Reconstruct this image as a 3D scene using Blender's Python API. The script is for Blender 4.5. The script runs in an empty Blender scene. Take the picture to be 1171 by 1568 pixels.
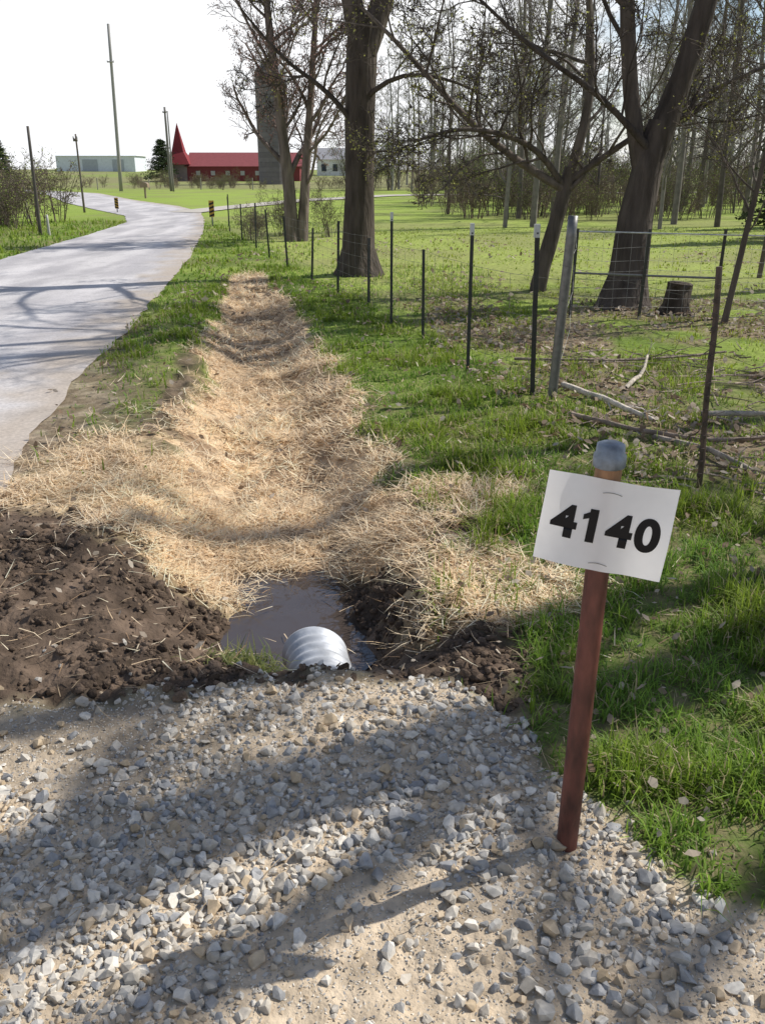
import bpy, bmesh, math
import numpy as np
from mathutils import Vector, Matrix

R = np.random.default_rng(7)
scene = bpy.context.scene

# ------------------------------------------------------------------ helpers
def hash2(ix, iy, seed):
    n = (ix.astype(np.int64) * 374761393 + iy.astype(np.int64) * 668265263 + seed * 974634777) & 0x7fffffff
    n = ((n ^ (n >> 13)) * 1274126177) & 0x7fffffff
    n = n ^ (n >> 16)
    return (n & 0xffff) / 65535.0

def vnoise(x, y, s=1.0, seed=0):
    x = np.asarray(x, float) * s + 1000.0; y = np.asarray(y, float) * s + 1000.0
    ix = np.floor(x); iy = np.floor(y); fx = x - ix; fy = y - iy
    fx = fx * fx * (3 - 2 * fx); fy = fy * fy * (3 - 2 * fy)
    a = hash2(ix, iy, seed); b = hash2(ix + 1, iy, seed); c = hash2(ix, iy + 1, seed); d = hash2(ix + 1, iy + 1, seed)
    return (a * (1 - fx) + b * fx) * (1 - fy) + (c * (1 - fx) + d * fx) * fy

def fbm(x, y, s=1.0, seed=0, o=4):
    t = 0; a = 0.5; n = 0
    for i in range(o):
        t = t + a * vnoise(x, y, s, seed + i * 17); n += a; a *= 0.5; s *= 2.03
    return t / n

def sstep(a, b, x):
    t = np.clip((x - a) / (b - a), 0, 1)
    return t * t * (3 - 2 * t)

def np_mesh(name, verts, tris, mat, col=None, smooth=False, parent=None, link=True):
    verts = np.asarray(verts, np.float32); tris = np.asarray(tris, np.int32)
    me = bpy.data.meshes.new(name)
    me.vertices.add(len(verts)); me.vertices.foreach_set("co", verts.ravel())
    me.loops.add(tris.size); me.loops.foreach_set("vertex_index", tris.ravel())
    me.polygons.add(len(tris)); me.polygons.foreach_set("loop_start", np.arange(0, tris.size, 3, dtype=np.int32))
    me.polygons.foreach_set("use_smooth", np.full(len(tris), smooth, dtype=bool))
    if col is not None:
        ca = me.color_attributes.new("Col", 'FLOAT_COLOR', 'POINT')
        c4 = np.ones((len(verts), 4), np.float32); c4[:, :3] = col
        ca.data.foreach_set("color", c4.ravel())
    me.update(calc_edges=True); me.validate()
    me.materials.append(mat)
    if not link: return me
    ob = bpy.data.objects.new(name, me); scene.collection.objects.link(ob)
    if parent: ob.parent = parent
    return ob

def empty(name, loc=(0, 0, 0)):
    e = bpy.data.objects.new(name, None); e.location = loc; e.empty_display_size = 0.2
    scene.collection.objects.link(e); return e

class MB:
    def __init__(s): s.v = []; s.f = []; s.c = []; s.n = 0
    def add(s, v, f, c):
        v = np.asarray(v, float); f = np.asarray(f, int)
        s.v.append(v); s.f.append(f + s.n)
        c = np.asarray(c, float)
        s.c.append(np.broadcast_to(c, (len(v), 3)).copy()); s.n += len(v)
    def tube(s, pts, rad, sides=6, c=(.1, .1, .1), cap=False, rough=0, rng=None):
        pts = np.asarray(pts, float); rad = np.asarray(rad, float); n = len(pts)
        t = np.gradient(pts, axis=0); t /= np.linalg.norm(t, axis=1)[:, None] + 1e-9
        m = np.abs(t.mean(0)); ref = np.zeros(3); ref[int(np.argmin(m))] = 1
        u = np.cross(t, ref); u /= np.linalg.norm(u, axis=1)[:, None] + 1e-9
        w = np.cross(t, u)
        a = np.arange(sides) * 2 * math.pi / sides
        rr = rad[:, None] * np.ones((1, sides))
        if rough and rng is not None:
            rr = rr * (1 + rough * (rng.random((n, sides)) - .5) + rough * .8 * (rng.random((1, sides)) - .5))
        ring = pts[:, None, :] + rr[:, :, None] * (np.cos(a)[None, :, None] * u[:, None, :] + np.sin(a)[None, :, None] * w[:, None, :])
        v = ring.reshape(-1, 3)
        i = np.arange(n - 1)[:, None] * sides; j = np.arange(sides)[None, :]; k = (j + 1) % sides
        A = i + j; B = i + k; C = i + sides + k; D = i + sides + j
        f = np.stack([np.stack([A, B, C], -1), np.stack([A, C, D], -1)], 0).reshape(-1, 3)
        if cap:
            v = np.vstack([v, pts[-1][None], pts[0][None]])
            nn = n * sides
            jj = np.arange(sides); kk = (jj + 1) % sides; b = (n - 1) * sides
            f = np.vstack([f, np.stack([b + jj, b + kk, np.full(sides, nn)], -1), np.stack([kk, jj, np.full(sides, nn + 1)], -1)])
        s.add(v, f, c)
    def box(s, lo, hi, c):
        x0, y0, z0 = lo; x1, y1, z1 = hi
        v = [(x0, y0, z0), (x1, y0, z0), (x1, y1, z0), (x0, y1, z0), (x0, y0, z1), (x1, y0, z1), (x1, y1, z1), (x0, y1, z1)]
        f = [(0, 2, 1), (0, 3, 2), (4, 5, 6), (4, 6, 7), (0, 1, 5), (0, 5, 4), (1, 2, 6), (1, 6, 5), (2, 3, 7), (2, 7, 6), (3, 0, 4), (3, 4, 7)]
        s.add(v, f, c)
    def obj(s, name, mat, smooth=False, parent=None, link=True):
        return np_mesh(name, np.vstack(s.v), np.vstack(s.f), mat, np.vstack(s.c), smooth, parent, link)

def vmat(name, rough=.9, nscale=30, namp=.25, bump=0.0, bscale=60, translucent=0, spec=.2, metallic=0, bdist=.01, stretch=None):
    m = bpy.data.materials.new(name); m.use_nodes = True; nt = m.node_tree; N = nt.nodes; L = nt.links
    b = N["Principled BSDF"]; b.inputs["Roughness"].default_value = rough
    b.inputs["Specular IOR Level"].default_value = spec; b.inputs["Metallic"].default_value = metallic
    at = N.new("ShaderNodeAttribute"); at.attribute_name = "Col"
    tc = N.new("ShaderNodeTexCoord"); mp = N.new("ShaderNodeMapping")
    if stretch: mp.inputs["Scale"].default_value = stretch
    L.new(tc.outputs["Object"], mp.inputs["Vector"])
    no = N.new("ShaderNodeTexNoise"); no.inputs["Scale"].default_value = nscale; no.inputs["Detail"].default_value = 6
    L.new(mp.outputs["Vector"], no.inputs["Vector"])
    mr = N.new("ShaderNodeMapRange"); mr.inputs["From Min"].default_value = .3; mr.inputs["From Max"].default_value = .7
    mr.inputs["To Min"].default_value = 1 - namp; mr.inputs["To Max"].default_value = 1 + namp
    L.new(no.outputs["Fac"], mr.inputs["Value"])
    mx = N.new("ShaderNodeVectorMath"); mx.operation = 'SCALE'
    L.new(at.outputs["Color"], mx.inputs[0]); L.new(mr.outputs["Result"], mx.inputs["Scale"])
    L.new(mx.outputs["Vector"], b.inputs["Base Color"])
    if bump:
        n2 = N.new("ShaderNodeTexNoise"); n2.inputs["Scale"].default_value = bscale; n2.inputs["Detail"].default_value = 5
        L.new(mp.outputs["Vector"], n2.inputs["Vector"])
        bp = N.new("ShaderNodeBump"); bp.inputs["Strength"].default_value = bump; bp.inputs["Distance"].default_value = bdist
        L.new(n2.outputs["Fac"], bp.inputs["Height"]); L.new(bp.outputs["Normal"], b.inputs["Normal"])
    if translucent:
        tr = N.new("ShaderNodeBsdfTranslucent"); L.new(mx.outputs["Vector"], tr.inputs["Color"])
        ms = N.new("ShaderNodeMixShader"); ms.inputs[0].default_value = translucent
        L.new(b.outputs[0], ms.inputs[1]); L.new(tr.outputs[0], ms.inputs[2])
        L.new(ms.outputs[0], N["Material Output"].inputs["Surface"])
    return m

M_ground = vmat("ground_mat", .95, 14, .3, .6, 45, bdist=.02)
M_road = vmat("asphalt_mat", .75, 45, .18, .35, 160, bdist=.006, spec=.5)
M_stone = vmat("stone_mat", .8, 60, .2, .3, 150, bdist=.003, spec=.3)
M_clod = vmat("clod_mat", .95, 40, .3, .8, 70, bdist=.02)
M_blade = vmat("grass_mat", .55, 3, .15, translucent=.5, spec=.4)
M_straw = vmat("straw_mat", .5, 6, .15, translucent=.25, spec=.5)
M_leaf = vmat("leaf_mat", .7, 10, .15, translucent=.3)
M_bark = vmat("bark_mat", .9, 9, .4, 1.0, 14, bdist=.06, stretch=(1, 1, .22))
M_tree = vmat("woods_mat", .9, 3, .25)
M_metal = vmat("galvanised_mat", .45, 25, .2, .1, 60, metallic=.6, spec=.5)
M_rust = vmat("rust_mat", .55, 26, .65, .6, 90, bdist=.004, spec=.5, stretch=(1, 1, .35))
M_wire = vmat("wire_mat", .5, 5, .1, metallic=.5)
M_build = vmat("building_mat", .8, 2, .08)
M_paint = vmat("paint_mat", .5, 20, .05)

# ------------------------------------------------------------------ layout
ROAD = np.array([(-6.6, -4, -1.95, -4), (-6.7, 4, -1.98, 4), (-6.8, 5.4, -2.25, 5.4), (-6.9, 6.8, -2.5, 6.8), (-7.1, 9.9, -2.85, 9.9),
                 (-7.3, 12.8, -3.2, 12.8), (-7.7, 18, -3.9, 18), (-8.4, 26, -5.3, 27), (-9.2, 33, -6.8, 35),
                 (-10.8, 38.5, -8.4, 42.5), (-14, 45, -11, 50), (-19.6, 57, -16.6, 62), (-29, 80, -26, 85), (-47, 104, -43, 110)], float)
def xc_f(y): return np.where(y < 3.6, -.4 + (3.6 - y) * .2, -.4 - .165 * (y - 3.6))
def road_r(y): return np.interp(y, ROAD[:, 3], ROAD[:, 2])
def road_l(y): return np.interp(y, ROAD[:, 1], ROAD[:, 0])
def fence_x(y): return np.where(y > 6.5, 1.29 - .28 * (y - 6.5), 1.29 + .2 * (6.5 - y))
GX = [-6, -1.3, -.9, -.26, .26, .42, .485, .7, .89, 1.3, 2.2, 3.5]
GY = [2.5, 2.40, 2.46, 2.6, 2.58, 2.32, 2.06, 1.73, 1.54, 1.2, .6, -.5]
def masks(x, y):
    x = np.asarray(x, float); y = np.asarray(y, float)
    n1 = fbm(x, y, 3, 3) - .5; n2 = fbm(x, y, 9, 5, 3) - .5
    xc = xc_f(y); d = x - xc
    gb = np.interp(x, GX, GY)
    gravel = sstep(-.05, .07, gb + n2 * .2 + n1 * .12 - y)
    rr = road_r(y)
    road = ((x < rr) & (x > road_l(y)) & (y < 45)).astype(float)
    wl = np.interp(y, [3.6, 5, 7, 10, 14, 16], [.55, .7, .55, .47, .32, .2]); wr = np.interp(y, [3.6, 5, 7, 10, 14, 16], [.5, .62, .64, .6, .42, .25])
    lat = np.where(d < 0, -d / wl, d / wr)
    straw = sstep(1.15, .92, lat + n1 * .8 + n2 * .4) * sstep(3.45, 3.7, y + n1 * .5 + np.abs(d) * .1 - .30 * sstep(.42, .28, np.abs(d))) * sstep(16.2, 15.4, y)
    ylow = 3.45 + .68 * np.clip(-x - .8, 0, 2) / 1.05
    spread = sstep(-.05, .3, y - ylow + n1 * .8 + n2 * .4) * sstep(5.8, 5.0, y + n1 * 1.3) * sstep(-2.25, -1.9, x + n1 * .6) * (x < -.6)
    p1 = sstep(1.15, .75, np.sqrt(((x - .48) / .36) ** 2 + ((y - 3.3) / .40) ** 2) + n1 * 1.2) * .85
    p2 = sstep(1.1, .8, np.sqrt(((x - .36) / .38) ** 2 + ((y - 4.35) / .28) ** 2) + n1 * 1.6) * .65
    straw = np.maximum.reduce([straw, spread * .8, p1, p2]) * (1 - gravel)
    mudL = (x < xc + .1) * sstep(.15, -.15, y - ylow - .35 + n1 * .8)
    mudR = (x >= xc + .1) * sstep(.58, .41, x + n1 * .3 - np.interp(y, [2.5, 3, 4.2, 4.6], [-.05, .02, -.1, -.5])) * sstep(4.6, 4.2, y)
    bank = sstep(.2, .08, np.abs(d + wl + .06 + n1 * .25)) * (y > 4.7) * sstep(11, 7.5, y) * .85
    bankR = sstep(.16, .05, np.abs(d - wr - .04 + n1 * .25)) * (y > 4.2) * sstep(8, 5, y) * .5
    mud = np.maximum.reduce([mudL, mudR, bank, bankR]) * (1 - gravel)
    dirt = sstep(.55, .15, x - rr + n1 * .8 + n2 * .4) * (y < 13) * sstep(14, 5, y)
    return dict(gravel=gravel, road=road, straw=straw, mud=mud * (1 - straw * .9), dirt=dirt * (1 - gravel) * (1 - straw), d=d, n1=n1, n2=n2, wl=wl)

def zf(x, y, m=None):
    x = np.asarray(x, float); y = np.asarray(y, float)
    if m is None: m = masks(x, y)
    D = np.interp(y, [2.45, 2.64, 3.0, 3.18, 3.86, 4.1, 6, 9, 12, 16.5], [0, .03, .31, .37, .37, .285, .27, .22, .14, 0])
    d = m['d']
    wl = np.interp(y, [3, 4, 6, 12], [.95, 1.0, .72, .5]); wr = np.interp(y, [3, 4, 6, 12], [.75, .75, .75, .6])
    lat = np.where(d < 0, -d / wl, d / wr) + m['n1'] * .25
    pa = np.interp(y, [3.9, 4.5], [.10, .25]); pb = np.interp(y, [3.9, 4.5], [.86, 1.0])
    tt = np.clip((lat - pa) / (pb - pa), 0, 1); p = 1 - tt * tt * (3 - 2 * tt)
    z = -D * p
    near = sstep(40, 12, y) * sstep(14, 8, np.abs(x))
    offroad = sstep(0.02, .35, x - road_r(y)) + sstep(.02, .4, road_l(y) - x)
    pipe = sstep(.3, .18, np.abs(x + .26)) * sstep(2.66, 2.8, y) * sstep(3.4, 3.2, y)
    rough = (fbm(x, y, 2.2, 21) - .5) * .045 + (fbm(x, y, 11, 31, 3) - .5) * (.022 + .085 * m['mud'] + .035 * m['straw'] + .012 * m['gravel']) * (1 - pipe)
    rough = rough + m['straw'] * (vnoise(x * .7, y * 2.2 + .6 * x, 1.6, 55) - .5) * .045 * sstep(3.9, 4.6, y)
    z = z + rough * near * np.clip(offroad, 0, 1) - pipe * .03
    z = z + .05 * sstep(.5, 0, np.abs(d + np.interp(y, [3, 6], [1.1, .9]))) * sstep(4.8, 6.0, y) * sstep(15, 12, y) * np.clip(offroad, 0, 1)
    z = z + 3.0 * sstep(100, 300, y) + (fbm(x, y, .02, 77) - .5) * 3 * sstep(160, 400, y)
    return z
def z1(x, y): return float(zf(np.array([x]), np.array([y]))[0])

# ------------------------------------------------------------------ ground sheet
def axis(lo, hi, step, far_lo, far_hi, g=1.09):
    a = list(np.arange(lo, hi, step)); s = step; v = a[-1]
    while v < far_hi: s *= g; v += s; a.append(v)
    s = step; v = lo; b = []
    while v > far_lo: s *= g; v -= s; b.append(v)
    return np.array(b[::-1] + a)
xs = axis(-2.6, 2.4, .025, -900, 900, 1.06); ys = axis(1.0, 6.5, .024, -60, 1500, 1.035)
X, Y = np.meshgrid(xs, ys); X = X.ravel(); Y = Y.ravel()
mk = masks(X, Y); Z = zf(X, Y, mk)
def C(r, g, b): return np.array([r, g, b], float)[None, :]
def mixc(a, b, t): return a * (1 - t[:, None]) + b * t[:, None]
med = fbm(X, Y, 1.3, 61); fine = fbm(X, Y, 7, 71); fin2 = fbm(X, Y, 22, 73, 3)
col = mixc(C(.13, .19, .03), C(.23, .3, .055), sstep(.35, .65, med))
beyond = sstep(-.1, .5, X - fence_x(Y))
nearb = beyond * sstep(14, 9, Y)
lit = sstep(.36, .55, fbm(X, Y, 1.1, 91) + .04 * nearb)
col = mixc(col, C(.3, .36, .085), beyond * sstep(11, 16, Y) * .85)
col = mixc(col, C(.26, .35, .06), sstep(26, 45, Y) * .8)
col = mixc(col, C(.22, .2, .1), sstep(.5, .65, fbm(X, Y, .35, 191)) * sstep(13, 20, Y) * .45)
col = mixc(col, C(.22, .17, .11), np.clip(lit * (nearb * .7 + beyond * .3 * sstep(26, 12, Y)), 0, 1))
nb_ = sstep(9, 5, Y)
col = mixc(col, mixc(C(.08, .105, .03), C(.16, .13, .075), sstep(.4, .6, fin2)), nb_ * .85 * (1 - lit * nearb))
roughf = sstep(95, 125, Y)
col = mixc(col, C(.26, .22, .12), roughf * sstep(.35, .6, fbm(X, Y, .05, 15)) * .8)
col = mixc(col, C(.19, .21, .09), roughf * .4)
col = mixc(col, mixc(C(.33, .265, .2), C(.2, .15, .11), sstep(.4, .6, fine)), np.clip(mk['dirt'], 0, 1) * .9)
verge = (X < xc_f(Y) - .6) * (Y > 5) * (Y < 13) * sstep(13, 7, Y) * (X > road_r(Y))
col = mixc(col, C(.17, .13, .085), verge * .6 * sstep(.3, .6, fine))
mudc = mixc(C(.07, .05, .036), C(.16, .115, .083), sstep(.35, .7, fine))
col = mixc(col, mudc, np.clip(mk['mud'], 0, 1))
col = mixc(col, mixc(C(.56, .42, .27), C(.27, .185, .115), sstep(.4, .62, fine)), np.clip(mk['straw'], 0, 1))
col = mixc(col, mixc(C(.54, .44, .32), C(.33, .27, .2), sstep(.35, .65, med)), mk['gravel'])
nx, ny = len(xs), len(ys)
I = (np.arange(ny - 1)[:, None] * nx + np.arange(nx - 1)[None, :]).ravel()
tr = np.vstack([np.stack([I, I + 1, I + nx + 1], -1), np.stack([I, I + nx + 1, I + nx], -1)])
np_mesh("ground", np.stack([X, Y, Z], -1), tr, M_ground, col, True)

# ------------------------------------------------------------------ roads
def strip(name, rows, z0, colf, mat, nw=14, step=.25, jag=.05, seed=1):
    rows = np.asarray(rows, float)
    mid = (rows[:, :2] + rows[:, 2:]) / 2; s = np.r_[0, np.cumsum(np.linalg.norm(np.diff(mid, axis=0), axis=1))]
    t = [0.]
    while t[-1] < s[-1]: t.append(t[-1] + step * (1 + t[-1] * .03))
    t = np.array(t[:-1] + [s[-1]])
    P = np.stack([np.interp(t, s, rows[:, i]) for i in range(4)], -1)
    for _ in range(3):
        P[1:-1] = (P[:-2] + 2 * P[1:-1] + P[2:]) / 4
    j = (fbm(t, t * 0, 3, seed) - .5) * jag * 2; j2 = (fbm(t, t * 0 + 9, 3, seed) - .5) * jag * 2
    P[:, 2] += j; P[:, 0] += j2
    w = np.linspace(0, 1, nw)
    XX = P[:, 0][:, None] * (1 - w) + P[:, 2][:, None] * w; YY = P[:, 1][:, None] * (1 - w) + P[:, 3][:, None] * w
    x = XX.ravel(); y = YY.ravel(); z = 3.0 * sstep(100, 300, y) + z0 + np.clip(y - 30, 0, 60) * .0006
    W = np.broadcast_to(w, XX.shape).ravel()
    n, k = XX.shape
    I = (np.arange(n - 1)[:, None] * k + np.arange(k - 1)[None, :]).ravel()
    tr = np.vstack([np.stack([I, I + 1, I + k + 1], -1), np.stack([I, I + k + 1, I + k], -1)])
    return np_mesh(name, np.stack([x, y, z], -1), tr, mat, colf(x, y, W), True)
def roadcol(x, y, w):
    b = mixc(C(.38, .365, .375), C(.54, .52, .52), sstep(.3, .7, fbm(x * 2, y * .5, 1, 9)))
    b = mixc(b, C(.42, .355, .29), sstep(.82, 1.0, w + (fbm(x, y, 3, 8) - .5) * .3) * .85)
    tracks = np.exp(-((w - .3) / .09) ** 2) + np.exp(-((w - .72) / .09) ** 2)
    cracks = sstep(.03, .0, np.abs(fbm(x, y, 1.1, 303, 4) - .5)) * .18
    return b * (1 + .1 * tracks[:, None]) * (1 - cracks[:, None])
strip("road", ROAD, .012, roadcol, M_road, nw=60, step=.12, jag=.07)
strip("side_lane", [(-9.8, 42, -8.2, 41), (-8.6, 50, -7.4, 46.5), (-6, 63, -4.6, 59.5), (0, 78, 1, 74), (14, 87, 14.5, 83), (60, 97, 60, 92), (130, 99, 130, 93)],
      .03, lambda x, y, w: mixc(C(.42, .39, .34), C(.5, .46, .4), fbm(x, y, 1, 2)), M_road, nw=5)

# ------------------------------------------------------------------ rocks
def hull_templates(n, pts, rng, flat=.75, jitter=.18):
    out = []
    for i in range(n):
        bm = bmesh.new()
        p = rng.normal(size=(pts, 3)); p /= np.linalg.norm(p, axis=1)[:, None]
        p *= (1 + jitter * (rng.random((pts, 1)) - .5) * 2); p *= np.array([1, .65 + .3 * rng.random(), flat * (.6 + .5 * rng.random())])
        for q in p: bm.verts.new(q)
        bmesh.ops.convex_hull(bm, input=bm.verts[:])
        bmesh.ops.triangulate(bm, faces=bm.faces[:])
        loose = [v for v in bm.verts if not v.link_faces]
        bmesh.ops.delete(bm, geom=loose, context='VERTS')
        bm.verts.index_update()
        out.append((np.array([v.co[:] for v in bm.verts]), np.array([[v.index for v in f.verts] for f in bm.faces])))
        bm.free()
    return out
def euler_mats(a, b, c):
    ca, sa, cb, sb, cc, sc = np.cos(a), np.sin(a), np.cos(b), np.sin(b), np.cos(c), np.sin(c)
    z = np.zeros_like(a); o = z + 1
    Rz = np.stack([ca, -sa, z, sa, ca, z, z, z, o], -1).reshape(-1, 3, 3)
    Ry = np.stack([cb, z, sb, z, o, z, -sb, z, cb], -1).reshape(-1, 3, 3)
    Rx = np.stack([o, z, z, z, cc, -sc, z, sc, cc], -1).reshape(-1, 3, 3)
    return Rz @ Ry @ Rx
def scatter_rocks(mb, T, x, y, r, cols, rng, sink=.25, tilt=.5, dz=0):
    z = zf(x, y) + dz
    which = rng.integers(0, len(T), len(x))
    Mt = euler_mats(rng.random(len(x)) * 6.28, rng.normal(0, tilt, len(x)), rng.normal(0, tilt, len(x)))
    for k, (V, F) in enumerate(T):
        s = np.where(which == k)[0]
        if len(s) == 0: continue
        P = np.einsum('nij,vj->nvi', Mt[s], V) * r[s][:, None, None]
        P += np.stack([x[s], y[s], z[s] + r[s] * (.5 - sink)], -1)[:, None, :]
        F2 = (F[None] + (np.arange(len(s)) * len(V))[:, None, None]).reshape(-1, 3)
        mb.add(P.reshape(-1, 3), F2, np.repeat(cols[s], len(V), axis=0))
T1 = hull_templates(14, 15, R); T0 = hull_templates(6, 8, R)
def sample(n, x0, x1, y0, y1): return R.uniform(x0, x1, n), R.uniform(y0, y1, n)
def stone_cols(n):
    t = R.random((n, 1)); b = np.array([[.43, .385, .32]]) * (1 - t) + np.array([[.66, .62, .55]]) * t
    k = R.random(n) < .16; b[k] = np.array([.44, .34, .22]) + R.random((k.sum(), 1)) * .08
    k = R.random(n) < .16; b[k] = np.array([.3, .3, .3])
    return b * (.82 + .3 * R.random((n, 1)))
mb = MB()
x, y = sample(34000, -2.1, 1.8, .7, 2.75)
g = masks(x, y)['gravel']; dens = sstep(.41, .62, fbm(x, y, 2.2, 101)) * .78 + .17
dens = dens * np.interp(y, [1.9, 2.3], [1, .55])
k = (R.random(len(x)) < g * dens); x, y = x[k], y[k]
r = np.clip(R.lognormal(math.log(.0104), .42, len(x)), .005, .028)
scatter_rocks(mb, T1, x, y, r, stone_cols(len(x)), R, sink=.4)
x, y = sample(80000, -1.9, 1.6, .8, 2.75)
g = masks(x, y)['gravel']; k = R.random(len(x)) < g * .9; x, y = x[k], y[k]
r = R.uniform(.0018, .0052, len(x)); scatter_rocks(mb, T0, x, y, r, stone_cols(len(x)) * 1.05, R, sink=.45)
for (px, py, pr, n) in [(-.38, 1.62, .13, 150), (.1, 1.9, .25, 110), (.62, 1.4, .3, 150), (-.2, 2.42, .4, 60), (.3, 2.35, .25, 60), (-1.2, 2.0, .3, 80), (-.9, 1.45, .3, 90)]:
    x = px + R.normal(0, pr, n); y = py + R.normal(0, pr * .6, n)
    k = masks(x, y)['gravel'] > .4; x, y = x[k], y[k]
    scatter_rocks(mb, T1, x, y, R.uniform(.011, .027, len(x)), stone_cols(len(x)) * 1.08, R, sink=.15)
x, y = sample(500, -1.9, 1.6, 1.0, 3.0); m = masks(x, y); k = (m['gravel'] < .5) & (R.random(500) < sstep(3.0, 2.4, y - np.interp(x, GX, GY) + 2.5)); x, y = x[k], y[k]
scatter_rocks(mb, T1, x, y, R.uniform(.006, .016, len(x)), stone_cols(len(x)) * .8, R, sink=.2)
mb.obj("gravel", M_stone)
mb = MB(); T2 = hull_templates(10, 26, R, .8, .3)
x, y = sample(26000, -1.95, .7, 2.4, 4.6); m = masks(x, y)
k = (R.random(len(x)) < m['mud'] * (.2 + .8 * sstep(.45, .62, fbm(x, y, 3, 44)))); x, y = x[k], y[k]
wet = (zf(x, y) < -.28) | ((np.abs(x + .26) < .16) & (y > 2.68) & (y < 3.3)); x, y = x[~wet], y[~wet]
r = np.clip(R.lognormal(math.log(.0085), .6, len(x)), .003, .034)
t = R.random((len(x), 1)); c = np.array([[.07, .05, .036]]) * (1 - t) + np.array([[.17, .122, .088]]) * t
scatter_rocks(mb, T2, x, y, r, c, R, sink=.6)
mb.obj("mud_clods", M_clod, True)

# ------------------------------------------------------------------ water
n = 60; cx, cy = -.44, 3.55
mb = MB(); a = np.linspace(0, 2 * math.pi, n, endpoint=False)
v = np.vstack([[cx, cy, -.295], np.stack([cx + .5 * np.cos(a), cy + .68 * np.sin(a), np.full(n, -.295)], -1)])
mb.add(v, [(0, i + 1, (i + 1) % n + 1) for i in range(n)], (.05, .04, .035))
wm = bpy.data.materials.new("water_mat"); wm.use_nodes = True; nt = wm.node_tree
b = nt.nodes["Principled BSDF"]; b.inputs["Base Color"].default_value = (.07, .055, .048, 1); b.inputs["Roughness"].default_value = .03
b.inputs["Specular IOR Level"].default_value = 1.0
no = nt.nodes.new("ShaderNodeTexNoise"); no.inputs["Scale"].default_value = 9; bp = nt.nodes.new("ShaderNodeBump"); bp.inputs["Strength"].default_value = .08; bp.inputs["Distance"].default_value = .02
nt.links.new(no.outputs["Fac"], bp.inputs["Height"]); nt.links.new(bp.outputs["Normal"], b.inputs["Normal"])
mb.obj("water", wm)

# ------------------------------------------------------------------ blades (grass, straw)
def ribbons(x, y, z, L, w, yaw, lean, bend, cols, tipcol=1.0, base=.7):
    n = len(x); dirx, diry = np.cos(yaw), np.sin(yaw)
    sx, sy = -np.sin(yaw), np.cos(yaw)
    P = np.zeros((n, 5, 3))
    def at(t, ww, idx, sgn):
        ang = lean + bend * t
        h = L * t
        P[:, idx, 0] = x + dirx * h * np.sin(ang) + sgn * sx * ww; P[:, idx, 1] = y + diry * h * np.sin(ang) + sgn * sy * ww
        P[:, idx, 2] = z + h * np.cos(ang)
    at(0, w, 0, 1); at(0, w, 1, -1); at(.55, w * .8, 2, 1); at(.55, w * .8, 3, -1); at(1.0, 0, 4, 1)
    F = np.array([(0, 1, 3), (0, 3, 2), (2, 3, 4)])
    F = (F[None] + (np.arange(n) * 5)[:, None, None]).reshape(-1, 3)
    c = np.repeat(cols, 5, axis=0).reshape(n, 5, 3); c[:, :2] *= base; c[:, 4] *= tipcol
    return P.reshape(-1, 3), F, c.reshape(-1, 3)
def grasszone(mb, n, x0, x1, y0, y1, hmin, hmax, w, kind='verge'):
    x, y = sample(n, x0, x1, y0, y1); m = masks(x, y)
    ok = (1 - m['gravel']) * (1 - m['road']) * (1 - np.clip(m['straw'] * 1.05, 0, 1)) * (1 - np.clip(m['mud'] * 1.3, 0, 1)) * (1 - m['dirt'] * .9)
    cl = fbm(x, y, 2.0, 133); cl2 = fbm(x, y, 9, 143, 2)
    xf = fence_x(y); bey = (x > xf)
    d = sstep(.3, .55, cl) * .5 + .5
    if kind == 'verge': d = np.where(bey & (y > 3.6), d * .3, d)
    d = d * (.45 + .55 * sstep(.38, .62, cl2))
    left = (x < xc_f(y)); d = np.where(left & (y < 12), d * sstep(4.8, 9, y + (cl - .5) * 5) + .12 * left, d)
    k = R.random(n) < ok * d; x, y = x[k], y[k]; cl = cl[k]; cl2 = cl2[k]; n = len(x)
    h = R.uniform(hmin, hmax, n) * (.5 + 1.0 * sstep(.35, .65, cl2)) * (.75 + .6 * sstep(.35, .65, cl))
    t = R.random((n, 1)); u = sstep(.35, .65, cl)[:, None]
    c = (np.array([[.11, .225, .025]]) * (1 - t) + np.array([[.25, .4, .055]]) * t) * (1 - .2 * u) + np.array([[.08, .06, 0]]) * u
    if kind == 'lawn': c = c * .8 + np.array([[.11, .11, .01]])
    dry = R.random(n) < .11; c[dry] = np.array([.48, .4, .24])
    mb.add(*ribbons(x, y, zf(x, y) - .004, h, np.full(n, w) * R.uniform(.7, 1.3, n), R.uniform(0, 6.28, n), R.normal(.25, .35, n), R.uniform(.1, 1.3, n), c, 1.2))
mb = MB()
grasszone(mb, 110000, .2, 2.6, .6, 4.2, .04, .105, .0024)
grasszone(mb, 60000, -.6, 2.6, 4.2, 8, .045, .085, .0033)
grasszone(mb, 50000, -2.6, 1.8, 8, 17, .04, .07, .006)
grasszone(mb, 26000, -3.2, -1.2, 4.6, 14, .04, .08, .005)
grasszone(mb, 26000, -8, -1.5, 14, 34, .04, .08, .012)
grasszone(mb, 16000, -14, -7, 14, 34, .06, .12, .014)
grasszone(mb, 46000, .5, 9, 5, 14, .02, .05, .005, kind='lawn')
grasszone(mb, 24000, -1, 16, 14, 30, .02, .045, .012, kind='lawn')
n = 420; x = -.5 + R.normal(0, .055, n); y = 2.74 + R.normal(0, .035, n)
t = R.random((n, 1)); c = np.array([[.09, .15, .03]]) * (1 - t) + np.array([[.32, .31, .12]]) * t
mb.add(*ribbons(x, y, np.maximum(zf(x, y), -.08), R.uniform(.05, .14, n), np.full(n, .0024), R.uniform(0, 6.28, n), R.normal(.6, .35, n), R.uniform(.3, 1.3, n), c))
mb.obj("grass", M_blade, True)

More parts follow.
